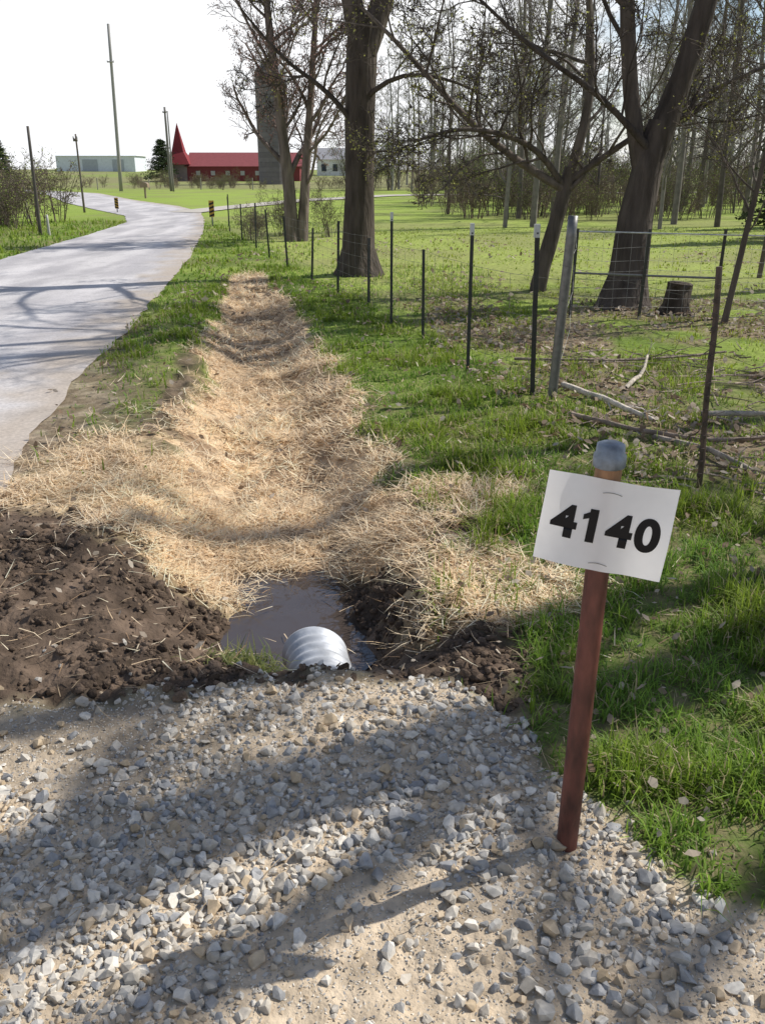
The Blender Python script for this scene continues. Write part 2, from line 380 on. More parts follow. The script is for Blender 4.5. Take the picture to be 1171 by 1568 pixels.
def strawzone(mb, n, x0, x1, y0, y1, L0, L1, w, force=None):
    x, y = sample(n, x0, x1, y0, y1); m = masks(x, y)
    s = m['straw'] if force is None else force * (1 - m['road']) * (1 - m['gravel'])
    dn = fbm(x, y, 4, 160)
    k = R.random(n) < s * (.2 + .8 * sstep(.36, .6, dn))
    x, y = x[k], y[k]; n = len(x); dn = dn[k]
    z0 = zf(x, y); k = (z0 > -.3) | (R.random(n) < .15); x, y, z0, dn = x[k], y[k], z0[k], dn[k]; n = len(x)
    z = np.maximum(z0, -.285) + R.uniform(.002, .034, n) * (.3 + dn)
    t = R.random((n, 1)); c = np.array([[.78, .57, .34]]) * (1 - t) + np.array([[1.0, .88, .66]]) * t
    q = R.random(n) < .15; c[q] = np.array([.42, .27, .15]); c *= (.8 + .38 * fbm(x, y, 2.5, 171))[:, None]
    c = np.clip(c, 0, .92)
    mb.add(*ribbons(x, y, z, R.uniform(L0, L1, n), np.full(n, w) * R.uniform(.6, 1.3, n), R.uniform(0, 6.28, n), R.normal(1.46, .17, n), R.normal(.05, .22, n), c, base=1.0))
mb = MB()
strawzone(mb, 76000, -2.3, 1.0, 2.9, 5.2, .04, .17, .0021)
strawzone(mb, 56000, -2.3, .9, 5.2, 9, .05, .19, .003)
strawzone(mb, 34000, -3.0, -.3, 9, 16.3, .06, .22, .005)
strawzone(mb, 9000, -2.3, 1.5, 2.6, 6, .04, .13, .002, force=.24)
strawzone(mb, 4000, -3.2, 2.0, 6, 14, .05, .16, .004, force=.2)
x, y = sample(160, -1.2, .8, 1.4, 2.6); n = len(x)
mb.add(*ribbons(x, y, zf(x, y) + .02, R.uniform(.03, .11, n), np.full(n, .0014), R.uniform(0, 6.28, n), R.normal(1.5, .1, n), R.normal(0, .2, n), np.tile([[.5, .38, .24]], (n, 1))))
mb.obj("straw_mulch", M_straw, False)

def leaves(mb, n, x0, x1, y0, y1, s, dens):
    x, y = sample(n, x0, x1, y0, y1); m = masks(x, y)
    k = R.random(n) < dens(x, y, m) * (1 - m['road'] * .93); x, y = x[k], y[k]; n = len(x)
    q = np.array([[0, -1, 0], [.55, -.2, .12], [.35, .6, .05], [0, 1, .15], [-.35, .6, .08], [-.55, -.2, .1]]) * .5
    Mt = euler_mats(R.random(n) * 6.28, R.normal(0, .5, n), R.normal(0, .5, n)); sz = R.uniform(.5, 1.4, n) * s
    P = np.einsum('nij,vj->nvi', Mt, q) * sz[:, None, None] + np.stack([x, y, zf(x, y) + .02 + R.random(n) * .045], -1)[:, None, :]
    F = np.array([(0, 1, 5), (1, 2, 5), (2, 4, 5), (2, 3, 4)]); F = (F[None] + (np.arange(n) * 6)[:, None, None]).reshape(-1, 3)
    t = R.random((n, 1)) ** 1.5; c = np.array([[.2, .135, .085]]) * (1 - t) + np.array([[.55, .48, .39]]) * t
    mb.add(P.reshape(-1, 3), F, np.repeat(c, 6, axis=0))
mb = MB()
leaves(mb, 2000, .3, 2.6, 1.2, 5, .036, lambda x, y, m: (1 - m['gravel']) * .5)
leaves(mb, 10000, .5, 7, 4.5, 12, .06, lambda x, y, m: (x > fence_x(y) - .4) * sstep(.42, .6, fbm(x, y, 1.1, 91) + .06))
leaves(mb, 3000, -3, 1.5, 5, 14, .05, lambda x, y, m: .35 * (1 - m['gravel']) * (1 - m['straw'] * .6))
leaves(mb, 5000, -3, 12, 11, 24, .08, lambda x, y, m: sstep(.45, .6, fbm(x, y, .7, 95)) * .5)
leaves(mb, 260, -2, .2, 2.5, 4.5, .035, lambda x, y, m: .5 * (zf(x, y) > -.27))
mb.obj("fallen_leaves", M_leaf, False)

# ------------------------------------------------------------------ culvert
mb = MB(); N = 40; rad = .124; L0, L1 = 2.3, 3.03
ysx = np.linspace(L0, L1, 100); a = np.linspace(0, 2 * math.pi, N, endpoint=False)
def ring(r, yy):
    return np.stack([-.262 + (yy - 3.0) * -.2 + r * np.cos(a), np.full(N, yy), -.195 + r * np.sin(a)], -1)
ph = np.sin((ysx - L0) * 2 * math.pi / .055)
V = [ring(rad + .006 * p, yy) for p, yy in zip(ph, ysx)]
V += [ring(rad + .008, L1 + .003), ring(rad + .008, L1 + .009), ring(rad - .012, L1 + .009)]
V += [ring(rad - .012 + .005 * p, yy) for p, yy in zip(ph[::-1], ysx[::-1])]
V = np.array(V); n = len(V)
I = np.arange(n - 1)[:, None] * N; J = np.arange(N)[None, :]; K = (J + 1) % N
A, B_, C_, D_ = I + J, I + K, I + N + K, I + N + J
F = np.stack([np.stack([A, B_, C_], -1), np.stack([A, C_, D_], -1)], 0).reshape(-1, 3)
V = V.reshape(-1, 3)
cc = np.tile([[.46, .48, .51]], (len(V), 1)) * (.7 + .6 * fbm(V[:, 0] * 1.0, V[:, 1] + V[:, 2], 14, 7))[:, None]
low = sstep(-.13, -.22, V[:, 2] + .1 * (fbm(V[:, 0], V[:, 1], 20, 9) - .5)); cc = cc * (1 - low[:, None]) + np.array([[.2, .16, .12]]) * low[:, None]
mb.add(V, F, cc)
M_culv = vmat("culvert_mat", .55, 12, .25, .1, 60, metallic=.2, spec=.4)
mb.obj("culvert_pipe", M_culv, True)

# ------------------------------------------------------------------ number sign on rusty post
sp = empty("house_number_sign", (.47, 1.765, 0))
mb = MB(); t = np.linspace(-.15, 1.05, 60)
pts = np.stack([.012 * t, .0 * t, t], -1)
mb.tube(pts, np.full(60, .0262), 24, (.11, .036, .026), cap=True, rough=.03, rng=R)
mb.obj("rusty_post", M_rust, True, sp)
mb = MB(); zz = np.array([.985, .99, 1.02, 1.025]); mb.tube(np.stack([.012 * zz, zz * 0, zz], -1), [.0275, .0285, .0285, .0275], 24, (.3, .16, .08))
mb.obj("post_collar", M_rust, True, sp)
mb = MB()
zz = np.array([1.018, 1.02, 1.024, 1.046, 1.052, 1.07, 1.074]); rr = np.array([.028, .032, .035, .035, .031, .0295, .02])
mb.tube(np.stack([.012 * zz, zz * 0, zz], -1), rr, 24, (.2, .235, .28), cap=True, rough=.04, rng=R)
mb.obj("cap", vmat("cap_mat", .5, 40, .35, .5, 90, metallic=.3, spec=.5, bdist=.003), True, sp)
Mp = bpy.data.materials.new("paper_mat"); Mp.use_nodes = True; nt = Mp.node_tree
b = nt.nodes["Principled BSDF"]; b.inputs["Roughness"].default_value = .35
no = nt.nodes.new("ShaderNodeTexNoise"); no.inputs["Scale"].default_value = 7; cr = nt.nodes.new("ShaderNodeValToRGB")
cr.color_ramp.elements[0].color = (.85, .85, .86, 1); cr.color_ramp.elements[1].color = (.93, .93, .94, 1)
nt.links.new(no.outputs["Fac"], cr.inputs[0]); nt.links.new(cr.outputs[0], b.inputs["Base Color"])
trn = nt.nodes.new("ShaderNodeBsdfTranslucent"); nt.links.new(cr.outputs[0], trn.inputs["Color"])
ms = nt.nodes.new("ShaderNodeMixShader"); ms.inputs[0].default_value = .28
nt.links.new(b.outputs[0], ms.inputs[1]); nt.links.new(trn.outputs[0], ms.inputs[2]); nt.links.new(ms.outputs[0], nt.nodes["Material Output"].inputs["Surface"])
Mk = vmat("ink_mat", .5, 20, .05)
yaw, roll = math.radians(-14), math.radians(-6)
def paper_pt(u, w, off):
    X_ = u * math.cos(roll) - w * math.sin(roll); Z_ = u * math.sin(roll) + w * math.cos(roll)
    dep = .032 + off - .5 * X_ * X_ + (.003 * math.sin(w * 26 + u * 8 + 1) + .004 * math.sin(u * 30) * (w / .1)) * min(1, abs(X_) / .05)
    px, py = X_, -dep
    return (px * math.cos(yaw) - py * math.sin(yaw) * .35 + .012, px * math.sin(yaw) + py * math.cos(yaw), Z_ + .893)
mb = MB(); nu, nw = 41, 31
V = [paper_pt(-.1375 + .275 * i / (nu - 1), -.106 + .212 * j / (nw - 1), 0) for j in range(nw) for i in range(nu)]
I = (np.arange(nw - 1)[:, None] * nu + np.arange(nu - 1)[None, :]).ravel()
mb.add(V, np.vstack([np.stack([I, I + 1, I + nu + 1], -1), np.stack([I, I + nu + 1, I + nu], -1)]), (.8, .8, .8))
mb.obj("paper", Mp, True, sp)
cu = bpy.data.curves.new("digits", 'FONT'); cu.body = "4140"; cu.size = .125; cu.offset = .0048; cu.space_character = 1.12
cu.align_x = 'CENTER'; cu.resolution_u = 8
to = bpy.data.objects.new("tmp_digits", cu); scene.collection.objects.link(to)
dg = bpy.context.evaluated_depsgraph_get(); dm = bpy.data.meshes.new_from_object(to.evaluated_get(dg))
bpy.data.objects.remove(to)
bm = bmesh.new(); bm.from_mesh(dm)
bmesh.ops.triangulate(bm, faces=bm.faces[:])
for _ in range(2):
    bmesh.ops.subdivide_edges(bm, edges=[e for e in bm.edges if e.calc_length() > .015], cuts=1)
    bmesh.ops.triangulate(bm, faces=bm.faces[:])
xs_ = [v.co.x for v in bm.verts]; ys_ = [v.co.y for v in bm.verts]
w_ = max(xs_) - min(xs_); h_ = max(ys_) - min(ys_); cx_ = (max(xs_) + min(xs_)) / 2; cy_ = (max(ys_) + min(ys_)) / 2
for v in bm.verts:
    u = (v.co.x - cx_) / w_ * .232 + .0; w = (v.co.y - cy_) / h_ * .080 - .003
    v.co = Vector(paper_pt(u, w, .0014))
fl = [bm.verts.new(paper_pt(u, w, .0018)) for (u, w) in [(-.028, .036), (-.035, .030), (-.050, .021), (-.050, .009), (-.028, .018)]]
bm.faces.new(fl[::-1])
bm.to_mesh(dm); bm.free(); dm.materials.append(Mk)
ca = dm.color_attributes.new("Col", 'FLOAT_COLOR', 'POINT')
for q in ca.data: q.color = (.012, .012, .014, 1)
do = bpy.data.objects.new("digits", dm); scene.collection.objects.link(do); do.parent = sp
mb = MB()
for w in (.078, -.088):
    P = [paper_pt(u, w - .004 + .005 * math.cos(u * 60), .002) for u in np.linspace(-.02, .02, 9)]
    mb.tube(P, np.full(9, .0006), 5, (.12, .1, .08))
mb.obj("wire_ties", M_wire, False, sp)

# ------------------------------------------------------------------ trees
class Tree:
    def __init__(s, seed, bark=(.085, .07, .058), bud=(.3, .3, .08), ch=(12, 8, 6, 5), sides=(12, 6, 4, 3, 3), wob=.16, minr=.004, budsize=.03, budp=.5, lr=(.5, .55, .5, .5), up=.06, leafspread=.05, rr=(.32, .58)):
        s.rng = np.random.default_rng(seed); s.mb = MB(); s.bark = np.array(bark); s.bud = np.array(bud); s.ch = ch; s.sides = sides
        s.wob = wob; s.minr = minr; s.budsize = budsize; s.budp = budp; s.lr = lr; s.up = up; s.tips = []; s.ls = leafspread; s.rr = rr
    def path(s, pts, rad, lev, tmin=.25, n=None, L=None):
        rg = s.rng; pts = np.asarray(pts, float); rad = np.asarray(rad, float)
        sh = .8 + .4 * rg.random()
        s.mb.tube(pts, rad, s.sides[lev], s.bark * sh, rough=.16 if lev == 0 else 0, rng=rg)
        seg = np.linalg.norm(np.diff(pts, axis=0), axis=1); Lt = seg.sum(); cs = np.r_[0, np.cumsum(seg)] / Lt
        if lev >= len(s.ch):
            s.tips.append(pts[-1]); s.tips.append(pts[len(pts) // 2]); return
        n = s.ch[lev] if n is None else n; L = Lt if L is None else L
        for j in range(n):
            t = tmin + (1 - tmin) * ((j + rg.random()) / n)
            p = np.array([np.interp(t, cs, pts[:, i]) for i in range(3)]); r = np.interp(t, cs, rad)
            i = min(int(np.searchsorted(cs, t)), len(pts) - 1); d = pts[i] - pts[i - 1]; d /= np.linalg.norm(d) + 1e-9
            q = rg.normal(size=3); q -= d * q.dot(d); q /= np.linalg.norm(q) + 1e-9
            ang = rg.uniform(.5, 1.2); d2 = d * math.cos(ang) + q * math.sin(ang)
            s.grow(p, d2, L * s.lr[lev] * rg.uniform(.55, 1.15) * (1.1 - .55 * t), max(r * rg.uniform(*s.rr), s.minr), lev + 1)
    def grow(s, p, d, L, r, lev):
        rg = s.rng; n = (8, 7, 5, 4, 3)[min(lev, 4)]
        w = rg.normal(0, s.wob, (n, 3)); pts = [p]
        for i in range(n):
            d = d + w[i]; d[2] += s.up if d[2] < .8 else 0
            d = d / (np.linalg.norm(d) + 1e-9); p = p + d * (L / n); pts.append(p)
        s.path(np.array(pts), np.maximum(np.linspace(r, r * .3, n + 1), s.minr * .8), lev)
    def leaves(s):
        rg = s.rng
        if not s.tips: return
        T = np.array(s.tips); T = T[rg.random(len(T)) < s.budp]
        n = len(T)
        if n == 0: return
        T = np.repeat(T, 2, axis=0) + rg.normal(0, s.ls, (n * 2, 3)); n *= 2
        q = np.array([[0, 0, 0], [.35, .5, 0], [0, 1, .1], [-.35, .5, 0]]); Mt = euler_mats(rg.random(n) * 6.28, rg.random(n) * 6.28, rg.random(n) * 6.28)
        P = np.einsum('nij,vj->nvi', Mt, q) * (rg.uniform(.5, 1.4, n) * s.budsize)[:, None, None] + T[:, None, :]
        F = np.array([(0, 1, 2), (0, 2, 3)]); F = (F[None] + (np.arange(n) * 4)[:, None, None]).reshape(-1, 3)
        s.mb.add(P.reshape(-1, 3), F, np.repeat(s.bud * rg.uniform(.6, 1.3, (n, 1)), 4, axis=0))
    def done(s, name, mat, link=True, parent=None):
        s.leaves(); return s.mb.obj(name, mat, True, parent, link)
def curve(pts, n=10):
    pts = np.array(pts, float); s = np.linspace(0, 1, len(pts)); t = np.linspace(0, 1, n)
    P = np.stack([np.interp(t, s, pts[:, i]) for i in range(3)], -1)
    for _ in range(2): P[1:-1] = (P[:-2] + 2 * P[1:-1] + P[2:]) / 4
    return P

T = Tree(11, ch=(7, 7, 6, 5), bark=(.09, .073, .06), budp=.06, minr=.005)
T.path([(-.42, 15.4, -.1), (-.42, 15.4, .12), (-.41, 15.4, .45), (-.39, 15.4, 1.3), (-.37, 15.4, 2.4), (-.33, 15.4, 3.4), (-.3, 15.4, 3.9)], [.52, .39, .28, .24, .23, .235, .25], 0, tmin=.45, n=0, L=6)
T.path(curve([(-.34, 15.4, 3.4), (-.5, 15.4, 4.2), (-.9, 15.3, 7), (-1.1, 15.1, 10), (-1.0, 15, 14)], 12), np.linspace(.18, .08, 12), 0, tmin=.08, n=12, L=8)
T.path(curve([(-.28, 15.4, 3.4), (.1, 15.5, 4.3), (.7, 15.7, 7), (1.2, 15.9, 10), (1.3, 16, 14)], 12), np.linspace(.2, .08, 12), 0, tmin=.08, n=12, L=8)
T.path(curve([(-.4, 15.35, 2.3), (-.9, 15.2, 2.9), (-1.5, 15.0, 3.2), (-2.1, 14.8, 3.9)], 9), np.linspace(.05, .015, 9), 0, tmin=.2, n=6, L=3)
T.path(curve([(-.33, 15.35, 2.7), (.2, 15.1, 3.1), (1.0, 14.8, 3.0), (1.6, 14.6, 2.7)], 9), np.linspace(.045, .012, 9), 0, tmin=.2, n=7, L=3)
T.path(curve([(-.38, 15.3, 1.7), (-.1, 15.0, 2.0), (.3, 14.8, 1.9)], 7), np.linspace(.02, .008, 7), 0, tmin=.2, n=5, L=1.6)
T.done("tall_tree", M_bark)
T = Tree(22, ch=(22, 10, 7, 5), bark=(.17, .135, .12), bud=(.4, .22, .19), budp=.4, budsize=.034, lr=(.46, .5, .5, .5), up=.09, minr=.0065)
T.path(curve([(-2.35, 23.5, -.1), (-2.33, 23.5, 1.0), (-2.45, 23.4, 2.4), (-2.7, 23.3, 5), (-2.9, 23.3, 8.5)], 12), np.linspace(.19, .045, 12), 0, tmin=.15, n=24, L=6.2)
T.path(curve([(-2.1, 23.6, -.1), (-2.0, 23.6, 1.0), (-1.85, 23.6, 2.6), (-1.6, 23.7, 5), (-1.4, 23.7, 8)], 12), np.linspace(.15, .04, 12), 0, tmin=.15, n=19, L=5.8)
T.done("maple_tree", M_bark)
T = Tree(33, ch=(8, 7, 6, 5), bark=(.085, .07, .06), budp=.06, minr=.0045)
T.path([(3.12, 11.5, -.1), (3.13, 11.5, .12), (3.14, 11.5, .4), (3.17, 11.5, 1.1), (3.27, 11.5, 1.8), (3.36, 11.5, 2.2)], [.44, .33, .25, .21, .19, .15], 0, tmin=.85, n=1, L=4)
T.path(curve([(3.28, 11.5, 1.75), (3.5, 11.5, 2.5), (3.75, 11.5, 3.4), (4.1, 11.4, 6.5), (4.4, 11.2, 12)], 14), np.linspace(.16, .08, 14), 0, tmin=.1, n=14, L=7)
T.path(curve([(3.2, 11.5, 1.6), (3.0, 11.5, 2.3), (2.85, 11.5, 3.2), (2.5, 11.4, 6), (2.4, 11.2, 11)], 14), np.linspace(.11, .06, 14), 0, tmin=.1, n=14, L=7)
T.path(curve([(3.22, 11.4, 1.9), (2.5, 11.2, 2.5), (1.7, 11.0, 2.9), (.9, 10.8, 3.5)], 10), np.linspace(.045, .014, 10), 0, tmin=.15, n=10, L=3.5)
T.done("leaning_tree", M_bark)
T = Tree(44, ch=(11, 7, 6, 5), bark=(.12, .1, .085), bud=(.42, .42, .13), budp=.12, budsize=.03, up=.03, minr=.0045)
T.path(curve([(2.28, 13.2, -.1), (2.35, 13.2, .4), (2.55, 13.2, 1.2), (2.65, 13.2, 1.7)], 8), np.linspace(.125, .09, 8), 0, tmin=.8, n=1, L=3)
T.path(curve([(2.6, 13.2, 1.4), (1.9, 13, 1.75), (1.1, 12.8, 2.3), (.3, 12.6, 3.1), (-.3, 12.5, 3.6)], 12), np.linspace(.065, .02, 12), 0, tmin=.15, n=12, L=3.6)
T.path(curve([(2.6, 13.2, 1.4), (2.2, 13.0, 1.9), (1.7, 12.6, 2.1), (1.0, 12.3, 2.2), (.4, 12.2, 2.0)], 12), np.linspace(.05, .018, 12), 0, tmin=.15, n=12, L=3.4)
T.path(curve([(2.62, 13.2, 1.5), (2.9, 13.2, 2.6), (2.7, 13.2, 4), (2.4, 13.1, 6)], 10), np.linspace(.075, .02, 10), 0, tmin=.15, n=12, L=5)
T.path(curve([(2.62, 13.2, 1.5), (3.3, 13, 2.0), (4.2, 12.8, 2.6), (5.2, 12.6, 3.0)], 10), np.linspace(.05, .018, 10), 0, tmin=.15, n=10, L=4)
T.done("crooked_tree", M_bark)
for i, (tx, ty, h, seed, tr_, nn) in enumerate([(7.0, 5.0, 11.5, 51, .28, 12), (9.2, 8.6, 12, 52, .16, 9), (11.5, 15.5, 15, 53, .24, 9)]):
    T = Tree(seed, ch=(9, 5, 4, 3), bark=(.09, .075, .062), budp=.04, minr=.006, rr=(.36, .62) if i == 0 else (.32, .58))
    T.path(curve([(tx, ty, -.1), (tx + .1, ty, 2), (tx - .1, ty + .1, h * .5), (tx + .2, ty, h)], 14), np.linspace(tr_, tr_ * .45, 14), 0, tmin=.28, n=nn, L=7)
    if i == 0: T.path(curve([(tx, ty, 2.5), (tx + .3, ty + .5, 4.5), (tx + .3, ty + .8, 7), (tx, ty + .8, 11)], 12), np.linspace(.17, .07, 12), 0, tmin=.2, n=7, L=6)
    T.done("bare_tree", M_bark)
for i, (tx, ty, lean, h, seed) in enumerate([(3.95, 10.2, .45, 4, 61), (5.0, 10.9, -.1, 4.5, 62), (6.3, 15, .3, 7, 64)]):
    T = Tree(seed, ch=(14, 7, 5), bark=(.11, .09, .075), budp=.2, budsize=.035, minr=.005)
    T.path(curve([(tx, ty, -.1), (tx + lean * .4, ty, h * .4), (tx + lean, ty, h)], 10), np.linspace(.04, .012, 10), 0, tmin=.25, n=18, L=h * .7)
    T.done("sapling", M_bark)

def variant(seed, h, r, ch, tmin, bark, budp, L, buds=.07, minr=.010, bud=(.34, .34, .16)):
    T = Tree(seed, ch=ch, bark=bark, budp=budp, minr=minr, budsize=buds, sides=(7, 4, 3, 3, 3), bud=bud, leafspread=.12)
    g = np.random.default_rng(seed); wx = g.normal(0, .3, 5); wy = g.normal(0, .3, 5)
    T.path(curve([(0, 0, -.3), (wx[1] * .5, wy[1] * .5, h * .25), (wx[2], wy[2], h * .5), (wx[3], wy[3], h * .75), (wx[4], wy[4], h)], 12), np.linspace(r, r * .2, 12), 0, tmin=tmin, L=L)
    return T.done("bare_tree_variant", M_tree, link=False)
bk_haze = [(.16, .14, .13), (.2, .18, .165), (.13, .11, .1)]  # woods bark paler than near trees, distance haze painted into the colour
WV = [variant(200 + i, 12 + 2 * i, .11 + .015 * i, (16, 7, 5, 4), .1 + .03 * i, bk_haze[i % 3], .05, 7, minr=.009) for i in range(5)]
bk_haze2 = [(.26, .245, .24), (.3, .285, .28), (.22, .205, .195)]  # farthest woods greyer still, more haze put into the bark colour
WF = [variant(220 + i, 13 + 2 * i, .13 + .015 * i, (16, 7, 6), .08 + .03 * i, bk_haze2[i % 3], .06, 8, buds=.11, minr=.017) for i in range(4)]
def inst(name, me, parent, x, y, s, rz, sz=None):
    o = bpy.data.objects.new(name, me); scene.collection.objects.link(o); o.parent = parent
    o.location = (x, y, z1(x, y)); o.rotation_euler = (0, 0, rz); o.scale = (s, s, sz or s); return o
W = empty("woods"); i = 0
def woods(n, x0, x1, y0, y1, s0, s1, cond=lambda x, y: True, V=None):
    global i
    V = V or WV
    c = 0; tries = 0
    while c < n and tries < n * 30:
        tries += 1
        x = R.uniform(x0, x1); y = R.uniform(y0, y1)
        if not cond(x, y): continue
        inst("tree_%d" % i, V[i % len(V)], W, x, y, R.uniform(s0, s1), R.uniform(0, 6.28)); i += 1; c += 1
lane_ok = lambda x, y: abs(y - np.interp(x, [-8, -5, .5, 14, 60], [48, 61, 76, 85, 95])) > 3
woods(15, 1, 18, 28, 42, .5, .8, lambda x, y: .03 * y < x < .48 * y)
woods(36, 1, 38, 42, 72, .7, 1.0, lambda x, y: lane_ok(x, y) and .03 * y < x < .55 * y)
woods(95, -3, 90, 88, 150, .8, 1.15, lambda x, y: lane_ok(x, y) and x < .6 * y, WF)
woods(14, -90, -45, 60, 150, .5, .8, lambda x, y: x < -.5 * y, WF)
def shrub(seed, h, n, bark, bud, budp, buds):
    T = Tree(seed, ch=(7, 5, 4), bark=bark, bud=bud, budp=budp, budsize=buds, minr=.006, sides=(4, 3, 3, 3), leafspread=.09)
    g = np.random.default_rng(seed)
    for j in range(n):
        a = g.random() * 6.28; q = g.random() * .5; sx, sy = math.cos(a), math.sin(a); l = g.uniform(.1, .5) * h
        T.path(curve([(sx * q, sy * q, -.1), (sx * (q + l * .4), sy * (q + l * .4), h * .5), (sx * (q + l), sy * (q + l), h * g.uniform(.8, 1.1))], 6), np.linspace(.02, .007, 6), 0, tmin=.15)
    return T.done("shrub_variant", M_tree, link=False)
SV = [shrub(301, 1.9, 9, (.16, .125, .1), (.25, .29, .08), .15, .05), shrub(302, 1.6, 9, (.2, .155, .13), (.33, .27, .16), .12, .05), shrub(303, 2.3, 10, (.14, .115, .095), (.24, .3, .08), .2, .05)]
U = empty("undergrowth")
def shrubs(n, x0, x1, y0, y1, s0, s1, cond=lambda x, y: True):
    global i
    for _ in range(n):
        x = R.uniform(x0, x1); y = R.uniform(y0, y1)
        if not cond(x, y): continue
        inst("shrub_%d" % i, SV[i % 3], U, x, y, R.uniform(s0, s1), R.uniform(0, 6.28)); i += 1
shrubs(40, 2.5, 18, 34, 42, .5, 1.0)
shrubs(34, 2, 34, 50, 62, .9, 1.4, lane_ok)
shrubs(60, -4, 80, 98, 125, 1.2, 2.4)
shrubs(60, -95, -18, 112, 125, .5, .9)
shrubs(18, -17, -11.3, 22, 40, .6, 1.0, lambda x, y: x < road_l(np.array([y]))[0] - 2.5)
shrubs(16, -32, -18, 40, 75, .7, 1.1, lambda x, y: x < -.42 * y)
shrubs(14, -32, -5, 104, 118, .5, .85)
shrubs(6, -3.6, -1.2, 24, 27, .35, .5)

def conifer(seed, h, w, n, col, size, name, link=False, ragged=.25):
    g = np.random.default_rng(seed); mb = MB()
    mb.tube([(0, 0, -.2), (0, 0, h * .5), (0, 0, h * .97)], [w * .07, w * .045, .02], 6, (.09, .07, .055))
    nb = int(n / 40)
    for _ in range(nb):
        t = g.random() ** .8; z = h * (.08 + .9 * t); a = g.random() * 6.28; rl = w * (1 - t) ** .8 * g.uniform(1 - ragged * 2, 1.05) + .1
        e = np.array([math.cos(a) * rl, math.sin(a) * rl, z - rl * .12 + g.normal(0, .1)])
        mb.tube([(0, 0, z), e * [.5, .5, 1] + [0, 0, .05], e], [.03, .02, .008], 3, (.08, .06, .05))
        k = 40; tt = g.uniform(.25, 1.05, k)[:, None]; P0 = np.array([0, 0, z]) * (1 - tt) + e * tt + g.normal(0, .09 * w * .6, (k, 3)) * [1, 1, .7]
        q = np.array([[0, 0, 0], [.4, .5, 0], [0, 1.2, .1], [-.4, .5, 0]]); Mt = euler_mats(g.random(k) * 6.28, g.random(k) * 6.28, g.random(k) * 6.28)
        P = np.einsum('nij,vj->nvi', Mt, q) * (g.uniform(.5, 1.3, k) * size)[:, None, None] + P0[:, None, :]
        F = np.array([(0, 1, 2), (0, 2, 3)]); F = (F[None] + (np.arange(k) * 4)[:, None, None]).reshape(-1, 3)
        mb.add(P.reshape(-1, 3), F, np.repeat(np.array(col) * g.uniform(.5, 1.4, (k, 1)), 4, axis=0))
    return mb.obj(name, M_leaf, False, None, link)
CV = [conifer(401, 5, 1.6, 9000, (.055, .08, .035), .11, "cedar_mesh"), conifer(402, 6, 1.5, 9000, (.06, .075, .035), .11, "cedar_mesh2", ragged=.4)]
for (cx_, cy_, s_, k_) in [(10.4, 23.5, .85, 1), (14.2, 30, .9, 1), (13.6, 26, .9, 0)]:
    o = bpy.data.objects.new("cedar_tree", CV[k_]); scene.collection.objects.link(o); o.location = (cx_, cy_, 0); o.scale = (s_,) * 3; o.rotation_euler[2] = cx_
for (cx_, cy_, s_, k_) in [(-25.5, 62, .75, 0), (-28, 64, .7, 1), (-36.5, 155, 1.3, 0), (-13.4, 29.5, .3, 1), (-14, 32, .42, 0)]:
    o = bpy.data.objects.new("pine_tree" if cy_ > 50 else "juniper_bush", CV[k_]); scene.collection.objects.link(o)
    o.location = (cx_, cy_, z1(cx_, cy_) - .3 * (cy_ < 50)); o.scale = (s_ * (1.7 if cy_ > 50 else 2.2), s_ * 1.7, s_ * (1 if cy_ > 50 else 1.3)); o.rotation_euler[2] = cx_

# ------------------------------------------------------------------ fences
def steel_post(mb, x, y, h, col, lean=(0, 0), w=.018, tipc=None):
    z0 = z1(x, y)
    n = 8; t = np.linspace(-.2, h, n)
    a = np.stack([x + lean[0] * t, y + lean[1] * t, z0 + t], -1)
    for (dx, dy, sx, sy) in [(0, 0, w, .004), (0, .0185, .004, .014)]:
        v = []
        for p in a:
            v += [(p[0] + dx - sx, p[1] + dy - sy, p[2]), (p[0] + dx + sx, p[1] + dy - sy, p[2]), (p[0] + dx + sx, p[1] + dy + sy, p[2]), (p[0] + dx - sx, p[1] + dy + sy, p[2])]
        f = []
        for i_ in range(n - 1):
            for j in range(4):
                A = i_ * 4 + j; B = i_ * 4 + (j + 1) % 4; f += [(A, B, B + 4), (A, B + 4, A + 4)]
        b = (n - 1) * 4; f += [(b, b + 1, b + 2), (b, b + 2, b + 3)]
        mb.add(v, f, col)
    for t_ in np.arange(.15, h - .05, .055):
        mb.box((x + lean[0] * t_ - .006, y - .012, z0 + t_), (x + lean[0] * t_ + .006, y - .0045, z0 + t_ + .012), col)
    if tipc is not None:
        mb.box((x + lean[0] * h - w - .002, y - .008, z0 + h - .09), (x + lean[0] * h + w + .002, y + .035, z0 + h + .003), tipc)
def wires(mb, posts, hs, rad, vstep, col, sag=.01, vert=True):
    for a, b in zip(posts[:-1], posts[1:]):
        a = np.array(a, float); b = np.array(b, float); L = np.linalg.norm(b - a); za = z1(*a); zb = z1(*b)
        n = max(int(L / .4), 3); t = np.linspace(0, 1, n)
        for h in hs:
            hh = h + R.normal(0, .006); P = np.stack([a[0] + (b[0] - a[0]) * t, a[1] + (b[1] - a[1]) * t, za + (zb - za) * t + hh - sag * 4 * t * (1 - t) + R.normal(0, .003, n) * (t > 0) * (t < 1)], -1)
            mb.tube(P, np.full(n, rad), 3, col)
        if vert:
            for s_ in np.arange(vstep, L, vstep):
                t_ = s_ / L; x_ = a[0] + (b[0] - a[0]) * t_; y_ = a[1] + (b[1] - a[1]) * t_; zz = za + (zb - za) * t_
                mb.tube([(x_, y_, zz + hs[0]), (x_ + R.normal(0, .004), y_, zz + hs[-1] * .5), (x_, y_, zz + hs[-1])], np.full(3, rad * .8), 3, col)
F1 = empty("wire_fence")
